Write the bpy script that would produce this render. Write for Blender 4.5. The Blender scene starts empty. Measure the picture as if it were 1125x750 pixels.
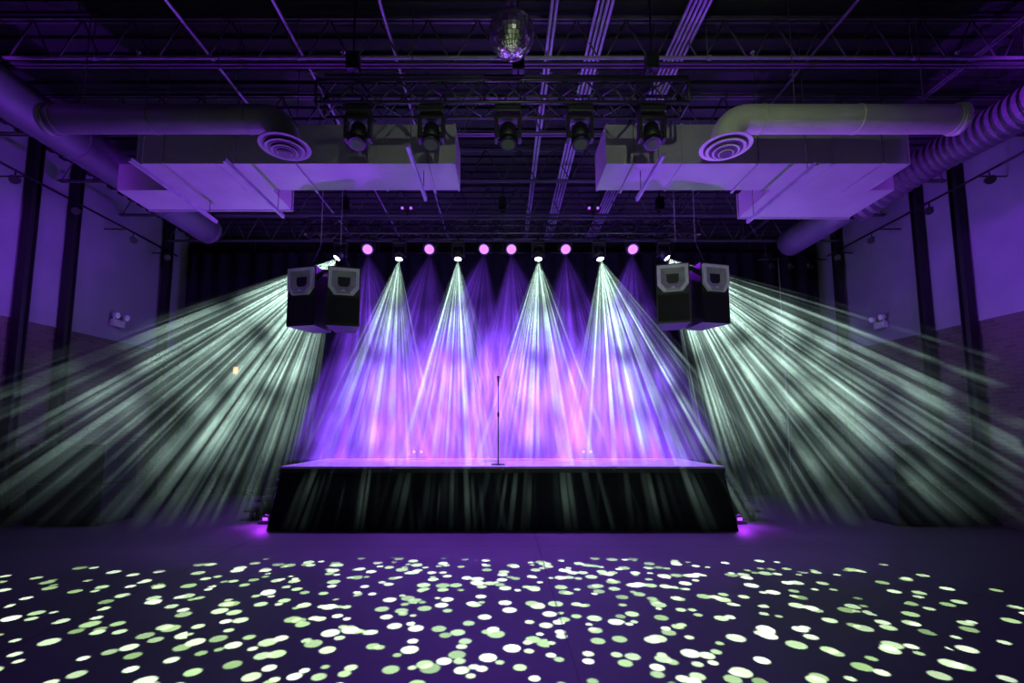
import bpy, bmesh, math, random
from mathutils import Vector, Matrix
random.seed(7)
S=bpy.context.scene
try:
    S.view_settings.view_transform='Standard'
    S.view_settings.look='None'
except Exception as e: print(e)
COL=S.collection

# ---------------- materials ----------------
def mat(name,c1,rough=.6,metal=0,c2=None,scale=8,emit=None,es=0,bump=0,detail=4,spec=.5):
    m=bpy.data.materials.new(name); m.use_nodes=True
    nt=m.node_tree; n=nt.nodes; l=nt.links; p=n['Principled BSDF']
    p.inputs['Roughness'].default_value=rough; p.inputs['Metallic'].default_value=metal
    p.inputs['Specular IOR Level'].default_value=spec
    if c2 is None: c2=tuple(x*.75 for x in c1)
    tc=n.new('ShaderNodeTexCoord'); no=n.new('ShaderNodeTexNoise'); no.inputs['Scale'].default_value=scale
    no.inputs['Detail'].default_value=detail
    l.new(tc.outputs['Object'],no.inputs['Vector'])
    r=n.new('ShaderNodeValToRGB'); r.color_ramp.elements[0].color=(*c2,1); r.color_ramp.elements[1].color=(*c1,1)
    r.color_ramp.elements[0].position=.3; r.color_ramp.elements[1].position=.7
    l.new(no.outputs['Fac'],r.inputs['Fac']); l.new(r.outputs['Color'],p.inputs['Base Color'])
    if bump:
        b=n.new('ShaderNodeBump'); b.inputs['Strength'].default_value=bump; b.inputs['Distance'].default_value=.02
        l.new(no.outputs['Fac'],b.inputs['Height']); l.new(b.outputs['Normal'],p.inputs['Normal'])
    if emit:
        p.inputs['Emission Color'].default_value=(*emit,1); p.inputs['Emission Strength'].default_value=es
    return m
M_black=mat('black_paint',(.014,.014,.016),.5,0)
M_blackmetal=mat('black_metal',(.03,.03,.035),.4,.6)
M_steel=mat('painted_joist_steel',(.075,.07,.085),.6,.2,scale=3)
M_rod=mat('hanger_rod',(.10,.10,.11),.6,.3)
M_strut=mat('galvanised_strut',(.38,.38,.42),.45,.5)
M_pipe=mat('sprinkler_pipe_paint',(.30,.29,.32),.5,.1)
M_truss=mat('truss_aluminium',(.08,.08,.09),.4,.7)
M_duct=mat('duct_sheet_metal',(.40,.39,.38),.5,.15,c2=(.33,.32,.32),scale=2)
M_trunk=mat('trunk_duct_metal',(.10,.095,.12),.55,.1,scale=2)
M_flex=mat('flex_duct',(.11,.10,.12),.5,.3)
M_deck=mat('ceiling_deck',(.016,.014,.019),.9,0,scale=1.5)
M_upper=mat('wall_plaster',(.25,.22,.29),.8,0,c2=(.20,.18,.24),scale=1.2,bump=.1)
M_curtain=mat('velvet_curtain',(.014,.010,.022),.95,0,scale=4,spec=.1)
M_stage=mat('stage_deck_paint',(.45,.42,.47),.5,0,scale=3)
M_skirt=mat('stage_skirt_cloth',(.012,.015,.015),.95,spec=.1)
M_horn=mat('horn_grey',(.88,.89,.90),.4)
M_hornin=mat('horn_throat_grey',(.40,.41,.43),.45)
M_grille=mat('speaker_grille',(.012,.012,.014),.7,.2,scale=120)
M_mirror=mat('mirror_tiles',(.97,.95,.88),.22,1,c2=(.8,.76,.66),scale=14)
M_lensW=mat('lens_white',(1,1,1),.2,emit=(.85,1,.95),es=25)
M_lensP=mat('lens_violet',(.1,.05,.2),.2,emit=(.52,.16,1),es=2.0)
M_lensp=mat('lens_violet_dim',(.1,.05,.2),.2,emit=(.45,.12,1),es=1.2)
M_lensG=mat('lens_clear_glass',(.05,.06,.05),.1,emit=(.6,.9,.5),es=.02)
M_exit=mat('exit_amber',(1,.5,.2),.4,emit=(1,.33,.08),es=1.6)
M_white=mat('white_plastic',(.6,.6,.6),.4)
M_rope=mat('rope',(.25,.25,.27),.8)

def floor_mat():
    m=bpy.data.materials.new('polished_concrete'); m.use_nodes=True
    nt=m.node_tree;n=nt.nodes;l=nt.links;p=n['Principled BSDF']
    tc=n.new('ShaderNodeTexCoord')
    a=n.new('ShaderNodeTexNoise'); a.inputs['Scale'].default_value=.7; a.inputs['Detail'].default_value=8; a.inputs['Roughness'].default_value=.65
    l.new(tc.outputs['Object'],a.inputs['Vector'])
    r=n.new('ShaderNodeValToRGB'); r.color_ramp.elements[0].color=(.042,.040,.044,1); r.color_ramp.elements[1].color=(.08,.078,.083,1)
    r.color_ramp.elements[0].position=.3;r.color_ramp.elements[1].position=.7
    l.new(a.outputs['Fac'],r.inputs['Fac'])
    sx=n.new('ShaderNodeSeparateXYZ'); l.new(tc.outputs['Object'],sx.inputs[0])
    outs=[]
    for ax,off in ((0,-.55),(1,-7.55+4.7)):
        ad=n.new('ShaderNodeMath');ad.operation='ADD';ad.inputs[1].default_value=off+2.3
        l.new(sx.outputs[ax],ad.inputs[0])
        pm=n.new('ShaderNodeMath');pm.operation='FLOORED_MODULO';pm.inputs[1].default_value=4.6;l.new(ad.outputs[0],pm.inputs[0])
        sb=n.new('ShaderNodeMath');sb.operation='SUBTRACT';sb.inputs[1].default_value=2.3;l.new(pm.outputs[0],sb.inputs[0])
        ab=n.new('ShaderNodeMath');ab.operation='ABSOLUTE';l.new(sb.outputs[0],ab.inputs[0])
        lt=n.new('ShaderNodeMath');lt.operation='LESS_THAN';lt.inputs[1].default_value=.009;l.new(ab.outputs[0],lt.inputs[0]);outs.append(lt)
    mx=n.new('ShaderNodeMath');mx.operation='MAXIMUM';l.new(outs[0].outputs[0],mx.inputs[0]);l.new(outs[1].outputs[0],mx.inputs[1])
    mi=n.new('ShaderNodeMix');mi.data_type='RGBA';mi.inputs[7].default_value=(.008,.008,.01,1)
    l.new(mx.outputs[0],mi.inputs[0]);l.new(r.outputs['Color'],mi.inputs[6]);l.new(mi.outputs[2],p.inputs['Base Color'])
    rr=n.new('ShaderNodeMapRange');rr.inputs[3].default_value=.42;rr.inputs[4].default_value=.65;l.new(a.outputs['Fac'],rr.inputs[0]);l.new(rr.outputs[0],p.inputs['Roughness'])
    p.inputs['Specular IOR Level'].default_value=.35
    return m
M_floor=floor_mat()
def brick_mat():
    m=bpy.data.materials.new('dark_brick'); m.use_nodes=True
    nt=m.node_tree;n=nt.nodes;l=nt.links;p=n['Principled BSDF']; p.inputs['Roughness'].default_value=.85
    tc=n.new('ShaderNodeTexCoord'); s=n.new('ShaderNodeSeparateXYZ'); c=n.new('ShaderNodeCombineXYZ')
    l.new(tc.outputs['Object'],s.inputs[0]); l.new(s.outputs[1],c.inputs[0]); l.new(s.outputs[2],c.inputs[1])
    b=n.new('ShaderNodeTexBrick'); b.inputs['Scale'].default_value=1; b.inputs['Brick Width'].default_value=.22; b.inputs['Row Height'].default_value=.075
    b.inputs['Mortar Size'].default_value=.008
    b.inputs['Color1'].default_value=(.11,.065,.07,1);b.inputs['Color2'].default_value=(.07,.04,.045,1);b.inputs['Mortar'].default_value=(.09,.085,.09,1)
    l.new(c.outputs[0],b.inputs['Vector']); l.new(b.outputs['Color'],p.inputs['Base Color'])
    bp=n.new('ShaderNodeBump');bp.inputs['Distance'].default_value=.006;bp.invert=True;l.new(b.outputs['Fac'],bp.inputs['Height']);l.new(bp.outputs[0],p.inputs['Normal'])
    return m
M_brick=brick_mat()

# ---------------- mesh builder ----------------
class B:
    def __init__(s,name,loc=(0,0,0)):
        s.name=name; s.bm=bmesh.new(); s.mats=[]; s.loc=Vector(loc)
    def mi(s,m):
        if m not in s.mats: s.mats.append(m)
        return s.mats.index(m)
    def _fin(s,vs,m,smooth=False):
        i=s.mi(m); fs=set()
        for v in vs:
            for f in v.link_faces: fs.add(f)
        for f in fs: f.material_index=i; f.smooth=smooth and len(f.verts)<=4
    def box(s,c,sz,m,rot=None,bevel=0,taper=None):
        r=bmesh.ops.create_cube(s.bm,size=1); vs=r['verts']
        for v in vs:
            v.co=Vector((v.co.x*sz[0],v.co.y*sz[1],v.co.z*sz[2]))
            if taper and v.co.z<0: v.co.x*=taper[0]; v.co.y*=taper[1]
        M=Matrix.Translation(Vector(c))
        if rot: M=M@rot.to_4x4()
        for v in vs: v.co=M@v.co
        s._fin(vs,m)
        if bevel:
            es=list({e for v in vs for e in v.link_edges})
            r2=bmesh.ops.bevel(s.bm,geom=es,offset=bevel,segments=2,affect='EDGES',profile=.6)
            i=s.mi(m)
            for f in r2['faces']: f.material_index=i
    def cyl(s,a,b,r,m,seg=12,r2=None,caps=True):
        a=Vector(a);b=Vector(b); d=b-a; L=d.length
        if L<1e-6: return
        r2=r if r2 is None else r2
        q=d.to_track_quat('Z','Y').to_matrix().to_4x4()
        M=Matrix.Translation((a+b)/2)@q
        k=bmesh.ops.create_cone(s.bm,cap_ends=caps,cap_tris=False,segments=seg,radius1=r,radius2=r2,depth=L,matrix=M)
        s._fin(k['verts'],m,True)
    def sph(s,c,r,m,u=16,v=10,sc=(1,1,1),smooth=True):
        k=bmesh.ops.create_uvsphere(s.bm,u_segments=u,v_segments=v,radius=r)
        for x in k['verts']: x.co=Vector((x.co.x*sc[0],x.co.y*sc[1],x.co.z*sc[2]))+Vector(c)
        s._fin(k['verts'],m,smooth)
    def tube(s,pts,r,m,seg=20,rib=0):
        pts=[Vector(p) for p in pts]; rings=[]
        up=Vector((0,1,0))
        for i,p in enumerate(pts):
            t=(pts[min(i+1,len(pts)-1)]-pts[max(i-1,0)]).normalized()
            x=t.cross(Vector((.01,.02,1)) if abs(t.z)<.7 else up).normalized()
            if i>0:
                x=(px-t*px.dot(t)).normalized()
            px=x; y=t.cross(x)
            rr=r*(1+rib*(1 if i%2 else -1))
            rings.append([s.bm.verts.new(p+x*rr*math.cos(2*math.pi*k/seg)+y*rr*math.sin(2*math.pi*k/seg)) for k in range(seg)])
        i0=s.mi(m)
        for a,b in zip(rings,rings[1:]):
            for k in range(seg):
                f=s.bm.faces.new((a[k],a[(k+1)%seg],b[(k+1)%seg],b[k])); f.material_index=i0; f.smooth=(rib==0)
        for rg in (rings[0][::-1],rings[-1]):
            f=s.bm.faces.new(rg); f.material_index=i0
    def poly(s,vs,faces,m,smooth=False):
        v=[s.bm.verts.new(Vector(p)) for p in vs]; i=s.mi(m)
        for f in faces:
            q=s.bm.faces.new([v[k] for k in f]); q.material_index=i; q.smooth=smooth
    def done(s,parent=None):
        bmesh.ops.recalc_face_normals(s.bm,faces=s.bm.faces)
        me=bpy.data.meshes.new(s.name); 
        s.bm.to_mesh(me); s.bm.free()
        for m in s.mats: me.materials.append(m)
        o=bpy.data.objects.new(s.name,me); o.location=s.loc; COL.objects.link(o)
        if parent: o.parent=parent
        return o

W=9.2; YB=13.4; YF=-4.0; H=7.4
# ---------------- room ----------------
b=B('floor'); b.box((0,(YB+YF)/2,-.1),(2*W+.6,YB-YF+.6,.2),M_floor); b.done()
b=B('ceiling'); b.box((0,(YB+YF)/2,H+.1),(2*W+.6,YB-YF+.6,.2),M_deck)
for i in range(58):
    y=YF+.15+i*.3
    b.box((0,y,H-.02),(2*W,.14,.04),M_deck)
b.done()
for nm,sx in (('wall_left',-1),('wall_right',1)):
    b=B(nm)
    b.box((sx*(W+.15),(YB+YF)/2,1.925),(.3,YB-YF,3.85),M_brick)
    b.box((sx*(W+.14),(YB+YF)/2,(3.85+H)/2),(.32,YB-YF,H-3.85),M_upper)
    b.done()
b=B('wall_back'); b.box((0,YB+.15,H/2),(2*W+.6,.3,H),M_deck); b.done()
b=B('wall_front'); b.box((0,YF-.15,H/2),(2*W+.6,.3,H),M_deck); b.done()

def column(x,y):
    b=B('steel_column')
    b.box((x,y-.075,H/2-.02),(.16,.02,H-.06),M_black)
    b.box((x,y+.075,H/2-.02),(.16,.02,H-.06),M_black)
    b.box((x,y,H/2-.02),(.03,.15,H-.06),M_black)
    b.box((x,y,.03),(.22,.26,.04),M_black)
    b.done()
for x,y in ((-9.08,8.75),(-9.08,9.65),(9.08,9.05),(9.08,9.95),(-9.0,12.35),(9.0,12.35),(-9.08,4.3),(9.08,4.3)): column(x,y)

def joist(y):
    b=B('bar_joist'); zt=7.3; zb=6.64
    for dy in (-.03,.03):
        b.box((0,y+dy,zt),(2*W-.5,.03,.04),M_steel)
        b.box((0,y+dy,zb),(2*W-.9,.03,.03),M_steel)
    n=26; dx=(2*W-1.0)/n
    for i in range(n):
        x=-W+.5+i*dx
        b.cyl((x,y,zb),(x+dx/2,y,zt),.012,M_steel,6); b.cyl((x+dx/2,y,zt),(x+dx,y,zb),.012,M_steel,6)
    b.done()
for y in (-1.6,-.1,1.4,2.9,4.4,5.9,7.4,8.9,10.4,11.9): joist(y)
b=B('sprinkler_pipe')
b.cyl((-8.7,5.78,6.645),(8.7,5.78,6.645),.022,M_pipe,12)
for i in range(7):
    x=-8.1+i*2.7
    b.cyl((x,5.78,6.645),(x,5.78,H-.04),.006,M_rod,6); b.cyl((x,5.78,6.645),(x+.05,5.78,6.645),.032,M_pipe,12)
    b.cyl((x+.6,5.78,6.645),(x+.6,5.78,6.72),.014,M_pipe,8); b.cyl((x+.6,5.78,6.72),(x+.6,5.78,6.73),.03,M_strut,10)
b.done()

M_cond=mat('conduit_paint',(.42,.38,.50),.5,.2)
def conduit(x,z,n,y0=0,y1=12.6,r=.022,m=M_steel,sp=.06):
    b=B('ceiling_conduit')
    for i in range(n): b.cyl((x+(i-(n-1)/2)*sp,y0,z),(x+(i-(n-1)/2)*sp,y1,z),r,m,8)
    y=y0+.5
    while y<y1:
        b.box((x,y,z+.035),(n*sp+.06,.04,.03),M_steel)
        b.box((x,y,(z+H)/2+.02),(.015,.015,H-z-.06),M_steel)
        y+=1.5
    b.done()
conduit(2.42,6.98,5,m=M_cond); conduit(1.26,6.98,4,m=M_cond); conduit(.64,6.98,2,m=M_cond)
for x in (-1.5,-2.8,-4.1): conduit(x,6.98,1,m=M_cond,r=.02)
for x,n in ((4.3,1),(6.6,2)): conduit(x,6.95,n,m=M_steel)
def strut(x,y0,y1,z=5.3):
    b=B('strut_channel')
    b.box((x,(y0+y1)/2,z),(.04,y1-y0,.04),M_strut); b.box((x,(y0+y1)/2,z+.026),(.055,y1-y0,.012),M_strut)
    for y in (y0+.2,y1-.2): b.cyl((x,y,z),(x,y,H-.04),.006,M_rod,6)
    b.done()
strut(-4.9,5.9,7.8);strut(-3.66,5.9,7.6);strut(4.2,6.0,7.8);strut(2.05,5.7,6.9,5.25);strut(-1.17,5.5,6.9,5.25)

def rectduct(x0,x1,xb0,xb1,yb):
    b=B('rectangular_air_duct'); z0,z1,y0,y1=5.6,6.2,6.5,7.27
    b.box(((x0+x1)/2,(y0+y1)/2,(z0+z1)/2),(x1-x0,y1-y0,z1-z0),M_duct)
    n=4
    for i in range(n+1):
        x=x0+.02+(x1-x0-.04)*i/n
        b.box((x,(y0+y1)/2,(z0+z1)/2),(.03,y1-y0+.024,z1-z0+.024),M_duct)
    b.box(((xb0+xb1)/2,(y1+yb)/2,z0+.22),(xb1-xb0,yb-y1,.44),M_duct)
    b.box(((xb0+xb1)/2,yb-.02,z0+.22),(xb1-xb0+.03,.035,.47),M_duct)
    for x in (x0+.4,(x0+x1)/2,x1-.4):
        for y in (y0-.02,y1+.03): b.cyl((x,y,z0-.03),(x,y,H-.04),.006,M_rod,6)
        b.box((x,(y0+y1)/2,z0-.02),(.03,y1-y0+.1,.02),M_duct)
    b.done()
rectduct(1.5,5.9,4.3,6.3,8.3); rectduct(-5.3,-.68,-6.2,-3.7,8.0)

def roundduct(sx,xd,xe,M_duct=M_duct):
    b=B('round_air_duct'); y=5.6; zc=5.66; R=.17; k=.28
    pts=[(sx*xd,y,5.32),(sx*xd,y,5.36)]
    for i in range(9):
        a=math.pi/2*i/8
        pts.append((sx*(xd+k-k*math.cos(a)),y,zc-k+k*math.sin(a)))
    pts.append((sx*xe,y,zc))
    b.tube(pts,R,M_duct,24)
    x=xd+.45
    while x<xe:
        b.cyl((sx*x,y,zc),(sx*(x+.025),y,zc),R+.007,M_duct,24); x+=1.2
    b.cyl((sx*(xe-.04),y,zc),(sx*(xe+.03),y,zc),R+.02,M_duct,24)
    for i,(r,z) in enumerate(((.31,5.30),(.235,5.265),(.16,5.235),(.09,5.21))):
        b.cyl((sx*xd,y,z+.05),(sx*xd,y,z),r*.55,M_duct,32,r2=r)
        b.cyl((sx*xd,y,z),(sx*xd,y,z-.012),r,M_duct,32)
        b.cyl((sx*xd,y,z-.012),(sx*xd,y,z-.02),r*.84,M_black,32)
    for x in (xd+.9,xe-.4): b.cyl((sx*x,y,zc),(sx*x,y,H-.04),.006,M_rod,6)
    b.done()
M_rd=mat('round_duct_paint',(.20,.19,.20),.5,.15,scale=2)
M_rdr=mat('round_duct_beige',(.66,.67,.54),.5,.1,scale=2)
roundduct(1,2.79,5.72,M_rdr); roundduct(-1,2.72,5.7,M_rd)
b=B('trunk_air_duct'); b.tube([(-6.75,y*.5,6.3) for y in range(4,22)],.30,M_trunk,28)
for y in (3,5,7,9,10.4): b.cyl((-6.75,y,6.3),(-6.75,y+.04,6.3),.31,M_trunk,28); b.cyl((-6.75,y,6.5),(-6.75,y,H-.04),.01,M_rod,6)
b.done()
b=B('flexible_air_duct')
pts=[];N=96
for i in range(N):
    t=i/(N-1); y=3.0+t*5.6; pts.append((7.15-.5*max(0,(t-.7)/.3)**2,y,6.2+.05*math.sin(t*9)-.35*max(0,(t-.7)/.3)**2))
b.tube(pts,.26,M_flex,24,rib=.06)
for y in (4,6): b.cyl((7.15,y,6.35),(7.15,y,H-.04),.01,M_rod,6)
b.done()
b=B('trunk_air_duct'); b.tube([(6.9,y*.5,6.2) for y in range(18,23)],.3,M_trunk,28)
b.cyl((6.9,10,6.4),(6.9,10,H-.04),.01,M_rod,6); b.done()

# ---------------- lighting truss ----------------
def truss(b,x0,x1,y,z,w=.29,m=M_truss,n=None):
    h=w/2
    for dy in(-h,h):
        for dz in(-h,h): b.cyl((x0,y+dy,z+dz),(x1,y+dy,z+dz),.022,m,10)
    n=n or int((x1-x0)/.25); dx=(x1-x0)/n
    for i in range(n):
        a=x0+i*dx; c=a+dx; s=1 if i%2 else -1
        for dy in(-h,h): b.cyl((a,y+dy,z-s*h),(c,y+dy,z+s*h),.011,m,6)
        for dz in(-h,h): b.cyl((a,y-s*h,z+dz),(c,y+s*h,z+dz),.011,m,6)
    for x in (x0,x1):
        for dy in(-h,h): b.cyl((x,y+dy,z-h),(x,y+dy,z+h),.018,m,8)
        for dz in(-h,h): b.cyl((x,y-h,z+dz),(x,y+h,z+dz),.018,m,8)
b=B('front_lighting_truss'); truss(b,-2.3,2.3,5.6,5.93)
for x in (-1.9,0.2,1.9):
    b.cyl((x,5.6,6.0),(x,5.6,H-.04),.012,M_blackmetal,6); b.box((x,5.6,6.42),(.16,.14,.24),M_blackmetal,bevel=.02)
b.cyl((-2.2,5.45,6.14),(2.3,5.46,6.12),.018,M_black,8)
b.done()
b=B('rear_lighting_truss'); truss(b,-4.2,4.2,9.8,6.05,.3)
for x in (-3.4,0,3.4):
    b.cyl((x,9.8,6.1),(x,9.8,H-.04),.012,M_blackmetal,6); b.box((x,9.8,6.6),(.16,.14,.3),M_blackmetal,bevel=.02)
b.cyl((-4.1,9.62,6.22),(4.1,9.62,6.2),.02,M_black,8)
b.done()

def axis_rot(ax):
    z=-Vector(ax).normalized(); y=Vector((0,1,0)); y=(y-z*y.dot(z)).normalized(); x=y.cross(z)
    return Matrix((x,y,z)).transposed()

def moving_head(p,ax,lens,s=1.0):
    p=Vector(p); b=B('moving_head_light',p); R=axis_rot(ax)
    b.box((0,0,.30*s),(.34*s,.26*s,.10*s),M_black,bevel=.015*s)
    b.cyl((0,0,.35*s),(0,0,.45*s),.03*s,M_blackmetal,10)
    b.box((0,0,.22*s),(.30*s,.12*s,.05*s),M_black,bevel=.01*s)
    for sx in(-1,1): b.box((sx*.155*s,0,.08*s),(.045*s,.13*s,.34*s),M_black,bevel=.012*s)
    def T(v): return R@(Vector(v)*s)
    b.cyl(T((0,0,.13)),T((0,0,-.10)),.095*s,M_black,20,r2=.12*s)
    b.cyl(T((0,0,.17)),T((0,0,.13)),.06*s,M_black,20,r2=.095*s)
    b.cyl(T((0,0,-.10)),T((0,0,-.16)),.12*s,M_blackmetal,20,r2=.11*s)
    b.cyl(T((0,0,-.155)),T((0,0,-.168)),.085*s,lens,20)
    for k in (-1,1): b.cyl((k*.10*s,0,0),(k*.15*s,0,0),.04*s,M_black,12)
    return b.done()

def par(p,ax,lens,s=1.0,name='led_par_light'):
    b=B(name,p); R=axis_rot(ax)
    def T(v): return R@(Vector(v)*s)
    b.cyl(T((0,0,.16)),T((0,0,-.06)),.10*s,M_black,20,r2=.135*s)
    b.cyl(T((0,0,-.06)),T((0,0,-.072)),.10*s,lens,20)
    for sx in(-1,1): b.box((sx*.15*s,0,.09*s),(.012,.04,.26*s),M_black)
    b.box((0,0,.22*s),(.31*s,.04,.012),M_black); b.cyl((0,0,.22*s),(0,0,.33*s),.02,M_blackmetal,8)
    return b.done()

# ---------------- beam volumes: own glow in place of lit smoke ----------------
def beam_mat(name,col,k,scale,fill,tx,ty,seed,p=1.3,L=9,floorv=.03,rate=1.3,h0=None,pw=3.0):  # volume emits the streaks itself, standing in for lamp light scattered by smoke
    m=bpy.data.materials.new(name); m.use_nodes=True; nt=m.node_tree;n=nt.nodes;l=nt.links
    n.clear(); out=n.new('ShaderNodeOutputMaterial'); em=n.new('ShaderNodeEmission'); em.inputs[0].default_value=(*col,1)
    l.new(em.outputs[0],out.inputs['Volume'])
    def MA(op,a,b=None,c=None,clamp=False):
        x=n.new('ShaderNodeMath');x.operation=op;x.use_clamp=clamp
        for i,v in enumerate((a,b,c)):
            if v is None: continue
            if isinstance(v,(int,float)): x.inputs[i].default_value=v
            else: l.new(v,x.inputs[i])
        return x.outputs[0]
    tc=n.new('ShaderNodeTexCoord'); s=n.new('ShaderNodeSeparateXYZ'); l.new(tc.outputs['Object'],s.inputs[0])
    z=MA('MAXIMUM',MA('MULTIPLY',s.outputs[2],-1.0),.02)
    u=MA('DIVIDE',s.outputs[0],z); v=MA('DIVIDE',s.outputs[1],z)
    cb=n.new('ShaderNodeCombineXYZ'); l.new(MA('ADD',u,seed*3.7),cb.inputs[0]); l.new(MA('ADD',v,seed*1.3),cb.inputs[1])
    vo=n.new('ShaderNodeTexVoronoi'); vo.voronoi_dimensions='2D'; vo.inputs['Scale'].default_value=scale
    l.new(cb.outputs[0],vo.inputs['Vector'])
    sc=n.new('ShaderNodeSeparateColor'); l.new(vo.outputs['Color'],sc.inputs[0])
    th=MA('MULTIPLY',MA('ADD',sc.outputs[0],.35),fill)
    dd=MA('MULTIPLY',MA('SUBTRACT',th,vo.outputs['Distance']),5.0,clamp=True)
    d=MA('MULTIPLY',dd,MA('POWER',sc.outputs[1],pw))
    d=MA('ADD',d,floorv)
    ru=MA('DIVIDE',u,tx); rv=MA('DIVIDE',v,ty)
    rho=MA('SQRT',MA('ADD',MA('MULTIPLY',ru,ru),MA('MULTIPLY',rv,rv)))
    e=MA('MULTIPLY',MA('SUBTRACT',1.0,rho),2.2,clamp=True)
    vl=n.new('ShaderNodeVectorMath');vl.operation='LENGTH';l.new(tc.outputs['Object'],vl.inputs[0]); r=vl.outputs['Value']
    fo=MA('DIVIDE',MA('EXPONENT',MA('DIVIDE',r,-L)),MA('POWER',MA('ADD',r,.25),p))
    nz=n.new('ShaderNodeTexNoise'); nz.inputs['Scale'].default_value=1.1; nz.inputs['Detail'].default_value=1; l.new(tc.outputs['Object'],nz.inputs['Vector'])
    hz=MA('ADD',MA('MULTIPLY',nz.outputs['Fac'],2.2),-.6)
    hz=MA('MAXIMUM',hz,.1)
    if h0:   # glow fades out towards the floor
        g=n.new('ShaderNodeNewGeometry'); gs=n.new('ShaderNodeSeparateXYZ'); l.new(g.outputs['Position'],gs.inputs[0])
        hz=MA('MULTIPLY',hz,MA('MULTIPLY',gs.outputs[2],1.0/h0,clamp=True))
    t=MA('MULTIPLY',MA('MULTIPLY',MA('MULTIPLY',d,e),MA('MULTIPLY',fo,hz)),k)
    l.new(t,em.inputs[1])
    try: m.cycles.volume_step_rate=rate
    except Exception as ex: print('step',ex)
    return m

planes=[((0,0,.02),(0,0,-1)),((-W+.03,0,0),(-1,0,0)),((W-.03,0,0),(1,0,0)),((0,12.7,0),(0,1,0))]
def cone_mesh(ta,tb,L,n=28,r0=.04):
    bm=bmesh.new(); rings=[]
    for z in (.03,L):
        q=r0 if z<.1 else 0
        rings.append([bm.verts.new(((ta*z+q)*math.cos(2*math.pi*i/n),(tb*z+q)*math.sin(2*math.pi*i/n),-z)) for i in range(n)])
    for i in range(n): bm.faces.new((rings[0][i],rings[0][(i+1)%n],rings[1][(i+1)%n],rings[1][i]))
    bm.faces.new(rings[0]); bm.faces.new(rings[1][::-1])
    return bm
def beam(parent,apex_off,ax,ha,hb,L,m,cuts=(),name='emissive_beam'):
    R=axis_rot(ax); ta,tb=math.tan(math.radians(ha)),math.tan(math.radians(hb))
    bm=cone_mesh(ta,tb,L)
    P=Vector(parent.location)+Vector(apex_off); M=Matrix.Translation(P)@R.to_4x4(); Mi=M.inverted(); Ri=R.transposed()
    for co,no in list(planes)+list(cuts):
        co=Mi@Vector(co); no=(Ri@Vector(no)).normalized()
        if all((v.co-co).dot(no)<1e-4 for v in bm.verts): continue      # plane misses the beam
        res=bmesh.ops.bisect_plane(bm,geom=bm.verts[:]+bm.edges[:]+bm.faces[:],plane_co=co,plane_no=no,clear_outer=True)
        cut=[e for e in bm.edges if len(e.link_faces)==1]
        if cut: bmesh.ops.holes_fill(bm,edges=cut,sides=0)
    ok=len(bm.faces)>6 and all(len(e.link_faces)==2 for e in bm.edges)
    if not ok:
        print('BEAM fallback',name,P); bm.free(); bm=cone_mesh(ta,tb,L)
    bmesh.ops.recalc_face_normals(bm,faces=bm.faces)
    me=bpy.data.meshes.new(name); bm.to_mesh(me); bm.free(); me.materials.append(m)
    for p_ in me.polygons: p_.material_index=0
    o=bpy.data.objects.new(name,me); COL.objects.link(o); o.parent=parent
    o.matrix_local=Matrix.Translation(Vector(apex_off))@R.to_4x4()
    return o

def spot(parent,off,ax,power,col,ang,blend=.4,size=.06,name='lamp'):
    L=bpy.data.lights.new(name,'SPOT'); L.energy=power; L.color=col; L.spot_size=math.radians(ang); L.spot_blend=blend; L.shadow_soft_size=size
    o=bpy.data.objects.new(name,L); COL.objects.link(o)
    if parent: o.parent=parent
    o.matrix_local=Matrix.Translation(Vector(off))@axis_rot(ax).to_4x4()
    return o

STG=((0,0,1.13),(0,0,-1))
WHITE=(.66,1,.86)
fx=[ # x, axis, halfangle(image), halfangle(depth), length, k, falloff length, scale, floor fade, base haze
 (-3.46,(-.575,-.20,-.835),33,5.5,7.8,400,2.1,34,2.2,.014),
 (-2.20,(-.06,-.20,-1),19,5.5,6,165,4,34,3.0,.008),
 (-.95,(0,-.20,-1),18,5.5,6,145,4,34,3.0,.008),
 (.76,(.02,-.20,-1),22,5.5,6,175,4,34,3.0,.008),
 (2.06,(.20,-.20,-1),26,5.5,6.5,230,4,32,3.0,.008),
 (3.44,(.60,-.20,-.815),34,5.5,7.8,430,2.1,34,2.2,.014)]
for i,(x,ax,ha,hb,L,k,fl_,sc,h0,fv) in enumerate(fx):
    o=moving_head((x,9.8,5.5),ax,M_lensW,.8)
    a=Vector(ax).normalized()*.14
    m=beam_mat('beam_glow_white_%d'%i,WHITE,k,sc,.44,math.tan(math.radians(ha)),math.tan(math.radians(hb)),i+1,floorv=fv,rate=1.2,L=fl_,h0=h0,pw=3.4)
    beam(o,a,ax,ha,hb,L,m)
    spot(o,a,ax,15,WHITE,2*ha,.6)
px=[-2.88,-1.55,-.38,.18,1.34,2.78]
pax=[(.10,.05,-1),(-.12,.05,-1),(-.2,.05,-1),(.15,.05,-1),(.1,.05,-1),(-.05,.05,-1)]
for i,(x,ax) in enumerate(zip(px,pax)):
    o=par((x,9.8,5.62),(ax[0],-.75,-.6),M_lensP)
    m=beam_mat('beam_glow_violet_%d'%i,(.24,.06,1),5.4,22,.6,math.tan(math.radians(28)),math.tan(math.radians(12)),i+20,p=-.1,L=50,rate=3,floorv=.09,pw=2)
    beam(o,(0,0,-.08),ax,28,12,6,m,[STG])
    spot(o,(0,-.12,-.12),(ax[0],.08,-1),620,(.31,.05,1),95,.7,name='stage_wash_lamp')
    spot(o,(0,-.14,-.10),((i-2.5)*.22,-1,-.35),150,(.30,.015,1),130,.7,name='house_wash_lamp')

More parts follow.
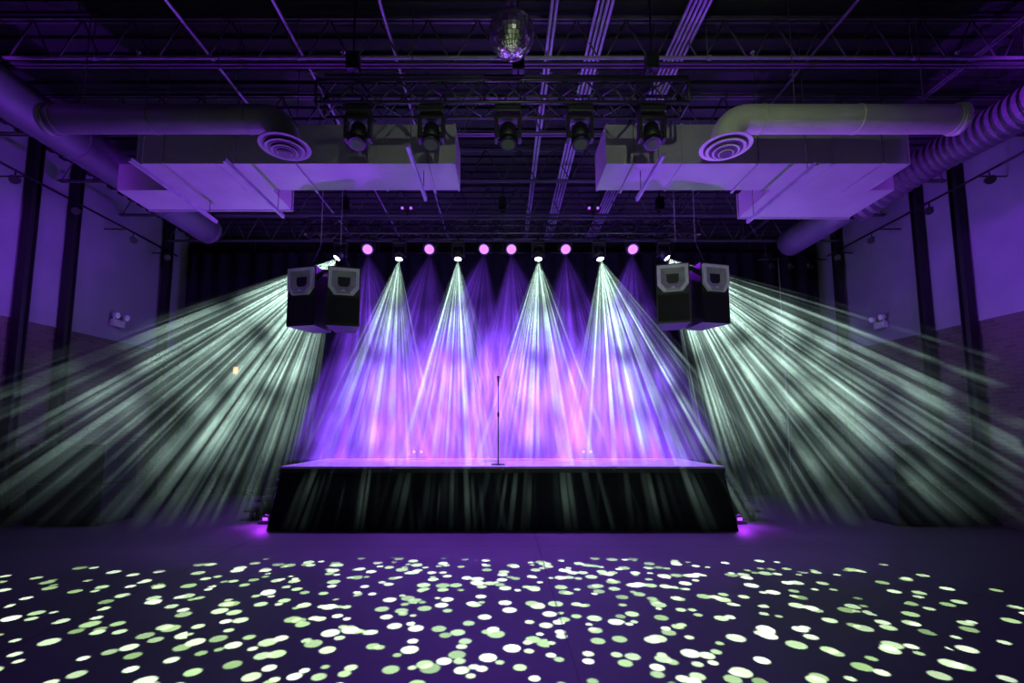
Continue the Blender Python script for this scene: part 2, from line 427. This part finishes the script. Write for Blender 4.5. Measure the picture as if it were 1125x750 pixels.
def haze_glow(name,c,r,col,k):  # self-glowing ellipsoid, stands in for stage light caught in smoke
    b=B(name,c); b.sph((0,0,0),1,M_black,32,16,sc=r); o=b.done()
    m=bpy.data.materials.new(name); m.use_nodes=True; nt=m.node_tree;n=nt.nodes;l=nt.links;n.clear()
    out=n.new('ShaderNodeOutputMaterial'); em=n.new('ShaderNodeEmission'); em.inputs[0].default_value=(*col,1); l.new(em.outputs[0],out.inputs['Volume'])
    tc=n.new('ShaderNodeTexCoord'); mp=n.new('ShaderNodeMapping'); mp.inputs['Scale'].default_value=(1/r[0],1/r[1],1/r[2]); l.new(tc.outputs['Object'],mp.inputs[0])
    ln=n.new('ShaderNodeVectorMath');ln.operation='LENGTH';l.new(mp.outputs[0],ln.inputs[0])
    mr=n.new('ShaderNodeMapRange');mr.interpolation_type='SMOOTHSTEP';l.new(ln.outputs['Value'],mr.inputs[0]);mr.inputs[1].default_value=1;mr.inputs[2].default_value=.1;mr.inputs[3].default_value=0;mr.inputs[4].default_value=1
    m2=n.new('ShaderNodeMapping'); m2.inputs['Scale'].default_value=(7,.4,.9); l.new(tc.outputs['Object'],m2.inputs[0])
    nz=n.new('ShaderNodeTexNoise'); nz.inputs['Scale'].default_value=1; nz.inputs['Detail'].default_value=3; l.new(m2.outputs[0],nz.inputs['Vector'])
    m3=n.new('ShaderNodeMapRange');l.new(nz.outputs['Fac'],m3.inputs[0]);m3.inputs[1].default_value=.36;m3.inputs[2].default_value=.7;m3.inputs[3].default_value=.15;m3.inputs[4].default_value=1.8
    a=n.new('ShaderNodeMath');a.operation='MULTIPLY';l.new(mr.outputs[0],a.inputs[0]);l.new(m3.outputs[0],a.inputs[1])
    a2=n.new('ShaderNodeMath');a2.operation='MULTIPLY';l.new(a.outputs[0],a2.inputs[0]);a2.inputs[1].default_value=k;l.new(a2.outputs[0],em.inputs[1])
    try: m.cycles.volume_step_rate=2
    except Exception: pass
    o.data.materials.clear(); o.data.materials.append(m)
    return o
haze_glow('stage_haze_glow',(0,11.2,2.85),(4.8,1.2,1.7),(.25,.085,1),1.5)

# ---------------- front truss heads + added gobo lamps ----------------
def gobo(parent,off,power,seed,rad):
    L=bpy.data.lights.new('added_gobo_lamp','SPOT'); L.energy=power; L.spot_size=math.radians(150); L.spot_blend=.15; L.shadow_soft_size=.004
    L.use_nodes=True; nt=L.node_tree;n=nt.nodes;l=nt.links; em=n.get('Emission') or n.new('ShaderNodeEmission')
    def MA(op,a,b=None,clamp=False):
        x=n.new('ShaderNodeMath');x.operation=op;x.use_clamp=clamp
        for i,v in enumerate((a,b)):
            if v is None: continue
            if isinstance(v,(int,float)): x.inputs[i].default_value=v
            else: l.new(v,x.inputs[i])
        return x.outputs[0]
    tc=n.new('ShaderNodeTexCoord'); s=n.new('ShaderNodeSeparateXYZ'); l.new(tc.outputs['Normal'],s.inputs[0])
    z=MA('MAXIMUM',MA('ABSOLUTE',s.outputs[2]),.01)
    sg=MA('SIGN',s.outputs[2])
    u=MA('DIVIDE',MA('MULTIPLY',s.outputs[0],MA('MULTIPLY',sg,-1.0)),z); v=MA('DIVIDE',MA('MULTIPLY',s.outputs[1],MA('MULTIPLY',sg,-1.0)),z)
    cb=n.new('ShaderNodeCombineXYZ'); l.new(MA('ADD',u,seed*5.1),cb.inputs[0]); l.new(MA('ADD',v,seed*2.3),cb.inputs[1])
    vo=n.new('ShaderNodeTexVoronoi'); vo.voronoi_dimensions='2D'; vo.inputs['Scale'].default_value=12.5; l.new(cb.outputs[0],vo.inputs['Vector'])
    sc=n.new('ShaderNodeSeparateColor'); l.new(vo.outputs['Color'],sc.inputs[0])
    th=MA('ADD',MA('MULTIPLY',sc.outputs[0],rad*.75),rad*.6)
    d=MA('MULTIPLY',MA('SUBTRACT',th,vo.outputs['Distance']),24.0,clamp=True)
    edge=MA('ADD',v,MA('MULTIPLY',MA('MULTIPLY',u,u),.16))
    mk=MA('MULTIPLY',MA('SUBTRACT',.25,edge),40.0,clamp=True)
    mk2=MA('LESS_THAN',MA('ABSOLUTE',u),1.25)
    keep=MA('LESS_THAN',MA('SUBTRACT',MA('MULTIPLY',MA('ABSOLUTE',u),.9),.10),sc.outputs[1])
    t=MA('MULTIPLY',MA('MULTIPLY',d,mk),MA('MULTIPLY',MA('MULTIPLY',mk2,keep),MA('ADD',MA('MULTIPLY',sc.outputs[2],.8),.5)))
    r2=MA('ADD',MA('ADD',MA('MULTIPLY',u,u),MA('MULTIPLY',v,v)),1.0)
    t=MA('MULTIPLY',t,r2)
    l.new(t,em.inputs['Strength'])
    mx=n.new('ShaderNodeMix');mx.data_type='RGBA';mx.inputs[6].default_value=(.58,1,.34,1);mx.inputs[7].default_value=(.80,1,.68,1);l.new(sc.outputs[2],mx.inputs[0]);l.new(mx.outputs[2],em.inputs[0])
    out=n.get('Light Output') 
    l.new(em.outputs[0],out.inputs[0])
    o=bpy.data.objects.new('added_gobo_lamp',L); COL.objects.link(o); o.parent=parent; o.location=off
for i,x in enumerate((-1.81,-.89,.07,.97,1.87)):
    o=moving_head((x,5.6,5.45),(0,-.25,-1),M_lensG,.95)
    gobo(o,(0,-.05,-.26),20000,i+1,.155)  # added lamp makes the floor dots; the heads themselves hang unlit

# ---------------- stage ----------------
b=B('stage'); ht=1.11
b.box((0,9.75,ht-.03),(8.0,2.3,.06),M_stage,bevel=.01)
for x in (-3,-1,1,3):
    b.box((x,8.61,ht-.075),(1.98,.03,.07),M_black)
vs=[];fs=[]
def skirtpt(t,z):
    fl=(1-z/ht)*.16
    Ls=2.2; Lf=7.96; tot=2*Ls+Lf; s=t*tot
    if s<Ls: x=-3.98-fl; y=10.85-s-fl*(s/Ls); nx,ny=-1,0
    elif s<Ls+Lf: k=(s-Ls)/Lf; x=(-3.98-fl)+k*(7.96+2*fl); y=8.65-fl; nx,ny=0,-1
    else: k=(s-Ls-Lf); x=3.98+fl; y=8.65-fl+k; nx,ny=1,0
    w=.008*math.sin(s*22)*(1.1-z/ht)
    return (x+nx*w,y+ny*w,z)
NS=700
for j,z in enumerate((0.004,.4,.8,ht-.07)):
    for i in range(NS+1): vs.append(skirtpt(i/NS,z))
for j in range(3):
    for i in range(NS):
        a=j*(NS+1)+i; fs.append((a,a+1,a+NS+2,a+NS+1))
b.poly(vs,fs,M_skirt,True)
b.done()
for sx in (-1,1):
    b=B('stage_stairs')
    for i in range(4):
        x=sx*(4.3+i*.2); z=.80-.2*i
        b.box((x+sx*.02,9.9,z-.02),(.24,.95,.04),M_black)
        b.box((x-sx*.09,9.9,z/2),(.02,.9,z),M_black)
        for yy in (9.46,10.34): b.box((x,yy,z/2),(.05,.04,z),M_black)
    b.done()
for sx in (-1,1):
    b=B('floor_wash_light',(sx*4.45,9.15,0))
    b.box((0,0,.04),(.26,.16,.06),M_black,bevel=.01); b.cyl((0,.05,.12),(0,-.06,.10),.06,M_black,16,r2=.08); b.cyl((0,-.06,.1),(0,-.065,.1),.05,M_lensp,16)
    b.box((-.10,0,.09),(.015,.05,.10),M_black);b.box((.10,0,.09),(.015,.05,.10),M_black)
    o=b.done(); spot(o,(0,-.09,.20),(sx*.05,-.55,1),1350,(.26,.012,1),125,.5,name='uplight_lamp')
    spot(o,(0,-.14,.35),(sx*.1,-.35,-1),48,(.42,.03,1),130,.8,name='spill_lamp')
for x in (-1.85,1.85):
    b=B('stage_blinder_light',(x,10.5,1.12))
    b.box((0,0,.05),(.4,.2,.06),M_black,bevel=.01)
    for dx in(-.08,.08):
        b.cyl((dx,.08,.16),(dx,-.06,.16),.05,M_black,16,r2=.065); b.cyl((dx,-.06,.16),(dx,-.07,.16),.03,M_lensP,16)
    b.box((0,.0,.12),(.03,.05,.14),M_black); b.box((0,.05,.16),(.3,.04,.10),M_black)
    b.done()
for x in (-2.0,1.9):
    b=B('twin_spot_light',(x,9.52,6.38))
    for dx in(-.09,.09):
        b.cyl((dx,.1,0),(dx,-.05,-.02),.045,M_black,14,r2=.06); b.cyl((dx,-.05,-.02),(dx,-.06,-.022),.03,M_lensp,14)
    b.box((0,.05,-.06),(.26,.04,.03),M_black); b.box((0,.05,-.1),(.03,.04,.08),M_black)
    b.done()
b=B('microphone_stand',(-.08,8.95,1.11))
b.cyl((0,0,0),(0,0,.025),.13,M_blackmetal,28,r2=.12); b.cyl((0,0,.02),(0,0,.95),.013,M_blackmetal,12); b.cyl((0,0,.9),(0,0,1.5),.009,M_blackmetal,12)
b.cyl((0,0,.9),(0,0,.98),.02,M_black,12); b.cyl((0,0,1.48),(0,-.03,1.54),.014,M_black,10)
b.cyl((0,.04,1.5),(0,-.07,1.62),.012,M_black,14,r2=.02); b.sph((0,-.085,1.64),.028,M_steel,14,10)
b.done()

b=B('stage_backdrop_curtain'); vs=[];fs=[];N=900
for j,z in enumerate((0.03,3.2,6.7)):
    for i in range(N+1):
        x=-8.75+17.5*i/N; vs.append((x,12.95+.07*math.sin(x*13+.6*math.sin(x*3)+.15*z)*(1.2-z*.08),z))
for j in range(2):
    for i in range(N): a=j*(N+1)+i; fs.append((a,a+1,a+N+2,a+N+1))
b.poly(vs,fs,M_curtain,True)
b.cyl((-8.8,12.95,6.72),(8.8,12.95,6.72),.025,M_blackmetal,8)
for x in (-7,-3.5,0,3.5,7): b.cyl((x,12.95,6.7),(x,12.95,H-.04),.01,M_blackmetal,6)
b.done()

# ---------------- hung speaker clusters ----------------
def speaker_cluster(x,y,z0,z1):
    b=B('hanging_speaker_cluster',(x,y,0)); h=z1-z0; w=.54
    for sx in (-1,1):
        R=Matrix.Rotation(sx*math.radians(14),3,'Z'); c=Vector((sx*.285,0,(z0+z1)/2))
        def P(v): return c+R@Vector(v)
        f=-.3;k=.32; wf=w/2; wb=w/2*.66
        vs=[P((-wf,f,-h/2)),P((wf,f,-h/2)),P((wb,k,-h/2)),P((-wb,k,-h/2)),P((-wf,f,h/2)),P((wf,f,h/2)),P((wb,k,h/2)),P((-wb,k,h/2))]
        b.poly(vs,[(3,2,1,0),(4,5,6,7),(0,1,5,4),(1,2,6,5),(2,3,7,6),(3,0,4,7)],M_black)
        b.box(P((0,f-.008,-h*.24)),(w*.92,.015,h*.44),M_grille,rot=R)
        zc=h*.24; a=w*.46; t=h*.225
        def ring(sxx,szz,yy): return [P((px_*sxx,yy,zc+pz_*szz)) for px_,pz_ in ((-1,1),(1,1),(1,-.45),(.62,-1),(-.62,-1),(-1,-.45))]
        rs=[ring(a,t,f),ring(a,t,f-.05),ring(a*.78,t*.76,f-.05),ring(a*.40,t*.36,f-.008)]
        allv=[v for r in rs for v in r]; 
        def qs(i): return [(i*6+j,i*6+(j+1)%6,(i+1)*6+(j+1)%6,(i+1)*6+j) for j in range(6)]
        b.poly(allv,qs(0)+qs(1),M_horn); 
        inner=[v for r in rs[2:] for v in r]
        b.poly([v for v in inner],[(j,(j+1)%6,6+(j+1)%6,6+j) for j in range(6)],M_hornin)
        b.poly(rs[3],[tuple(range(6))],M_black)
        b.cyl(P((0,f-.045,zc-t*.74)),P((0,f-.06,zc-t*.74)),.03,M_horn,12)
        b.box(P((0,f-.055,zc-t*.86)),(a*.9,.02,t*.10),M_hornin,rot=R)
    for sx in(-.5,.5):
        b.cyl((sx*.75,0,z1),(sx*.35,0,z1+.5),.008,M_blackmetal,6); b.cyl((sx*.35,0,z1+.5),(sx*.35,0,H-.04),.008,M_rope,6)
    b.box((0,0,z1+.02),(.9,.08,.04),M_blackmetal)
    b.done()
speaker_cluster(-3.04,8.1,3.5,4.52); speaker_cluster(3.24,8.1,3.55,4.58)

def subs(x):
    b=B('subwoofer_stack',(x,9.3,0))
    for k in range(2):
        z=.02+.745*k
        b.box((0,0,z+.36),(1.42,.8,.72),M_black,bevel=.02)
        b.box((0,-.405,z+.36),(1.32,.02,.62),M_grille)
        for sx in(-1,1):
            b.cyl((sx*.33,-.41,z+.36),(sx*.33,-.42,z+.36),.27,M_blackmetal,28); b.cyl((sx*.33,-.42,z+.36),(sx*.33,-.425,z+.36),.24,M_grille,28)
            b.box((sx*.712,0,z+.42),(.02,.2,.1),M_blackmetal)
            b.box((sx*.6,.25,z-.0+.01),(.08,.08,.03),M_black)
    b.done()
subs(-8.1); subs(7.98)

c=Vector((.1,4.8,6.10)); b=B('mirror_ball',c)
k=bmesh.ops.create_uvsphere(b.bm,u_segments=32,v_segments=18,radius=.25)
i0=b.mi(M_mirror)
fl=[f for f in b.bm.faces]
for f in fl: f.material_index=i0
r=bmesh.ops.inset_individual(b.bm,faces=fl,thickness=.003,depth=.003)
i1=b.mi(M_blackmetal)
for f in r['faces']: f.material_index=i1
for f in fl:
    cc=f.calc_center_median(); t1=cc.cross(Vector((0,0,1)));
    if t1.length>1e-5:
        ax=(t1.normalized()*random.uniform(-1,1)+Vector((0,0,1))*random.uniform(-1,1)).normalized()
        bmesh.ops.rotate(b.bm,cent=cc,matrix=Matrix.Rotation(random.uniform(-.14,.14),3,ax),verts=f.verts)
b.cyl((0,0,.24),(0,0,.28),.05,M_blackmetal,20); b.cyl((0,0,.27),(0,0,.36),.012,M_blackmetal,8); b.box((0,0,.40),(.12,.12,.1),M_black,bevel=.01)
b.cyl((0,0,.4),(0,0,H-6.16),.015,M_blackmetal,8)
b.done()

for sx in (-1,1):
    b=B('wall_track_pipe',(sx*8.65,0,6.35))
    b.cyl((0,4,0),(0,12.2,0),.022,M_blackmetal,10)
    for y in (5,7,8.2,10.5,12): b.cyl((0,y,0),(sx*.52,y,0),.015,M_blackmetal,8)
    for y in (6.3,8.0,9.2,10.7,11.8):
        b.cyl((0,y,0),(0,y,-.14),.012,M_black,8); b.cyl((0,y+.04,-.16),(-sx*.12,y-.12,-.24),.06,M_black,14,r2=.075)
        b.box((0,y,-.13),(.05,.14,.015),M_black)
    b.done()
for x,y,z in ((-9.13,11.0,4.3),(9.13,11.2,4.3)):
    s=-1 if x>0 else 1
    b=B('emergency_light',(x,y,z))
    b.box((s*.03,0,-.05),(.09,.34,.16),M_white,bevel=.015)
    for dy in(-.14,.14):
        b.cyl((s*.05,dy,.03),(s*.05,dy,.09),.015,M_white,8); b.cyl((s*.02,dy,.14),(s*.14,dy,.11),.05,M_white,16,r2=.075); b.cyl((s*.14,dy,.11),(s*.146,dy,.109),.065,M_horn,16)
    b.done()
b=B('exit_sign',(-7.25,12.8,3.35)); b.box((0,0,0),(.16,.05,.24),M_black,bevel=.01); b.box((0,-.03,0),(.11,.015,.18),M_exit); b.cyl((0,.0,.12),(0,.0,.25),.01,M_black,8); b.box((0,.0,.26),(.1,.1,.02),M_black); b.done()
b=B('side_lighting_bar',(0,0,0))
b.cyl((6.8,12.2,6.25),(8.6,12.2,6.25),.022,M_blackmetal,8)
for x in (7.0,8.4): b.cyl((x,12.2,6.25),(x,12.2,H-.04),.01,M_blackmetal,6)
for x in (7.1,7.6,8.1): b.cyl((x,12.2,6.2),(x,12.1,6.0),.06,M_black,12,r2=.08)
b.done()
b=B('lighting_stand',(7.15,11.9,0))
b.cyl((0,0,0),(0,0,6.2),.014,M_rope,8)
for a in range(3):
    t=a*2.094; b.cyl((0,0,.5),(.3*math.cos(t),.3*math.sin(t),.01),.012,M_blackmetal,6)
b.done()

# ---------------- general lights ----------------
o=par((.9,-1.5,4.6),(0,1,.06),M_lensG,1.2,'front_of_house_light'); 
spot(o,(0,.12,.03),(.08,1,.03),320,(.82,1,.72),66,.8,.08)
for x in (-6.2,6.2):
    sx=1 if x>0 else -1
    o=par((x,4.2,6.0),(sx*.8,.8,-.1),M_lensp); spot(o,(sx*.12,.12,-.02),(sx*.75,.85,-.2),520,(.30,.03,1),115,.9,name='wall_fill_lamp')  # added fill par out of view, tints the side walls violet

w=bpy.data.worlds.new('World'); S.world=w; w.use_nodes=True
w.node_tree.nodes['Background'].inputs[0].default_value=(.05,.02,.1,1); w.node_tree.nodes['Background'].inputs[1].default_value=.05

cam=bpy.data.cameras.new('camera'); co=bpy.data.objects.new('camera',cam); COL.objects.link(co)
co.location=(0,0,1.8); co.rotation_euler=(math.radians(90+5.71),0,0)
cam.sensor_width=36; cam.lens=16.64; cam.shift_x=.0093; cam.shift_y=.038; cam.clip_start=.05
S.camera=co
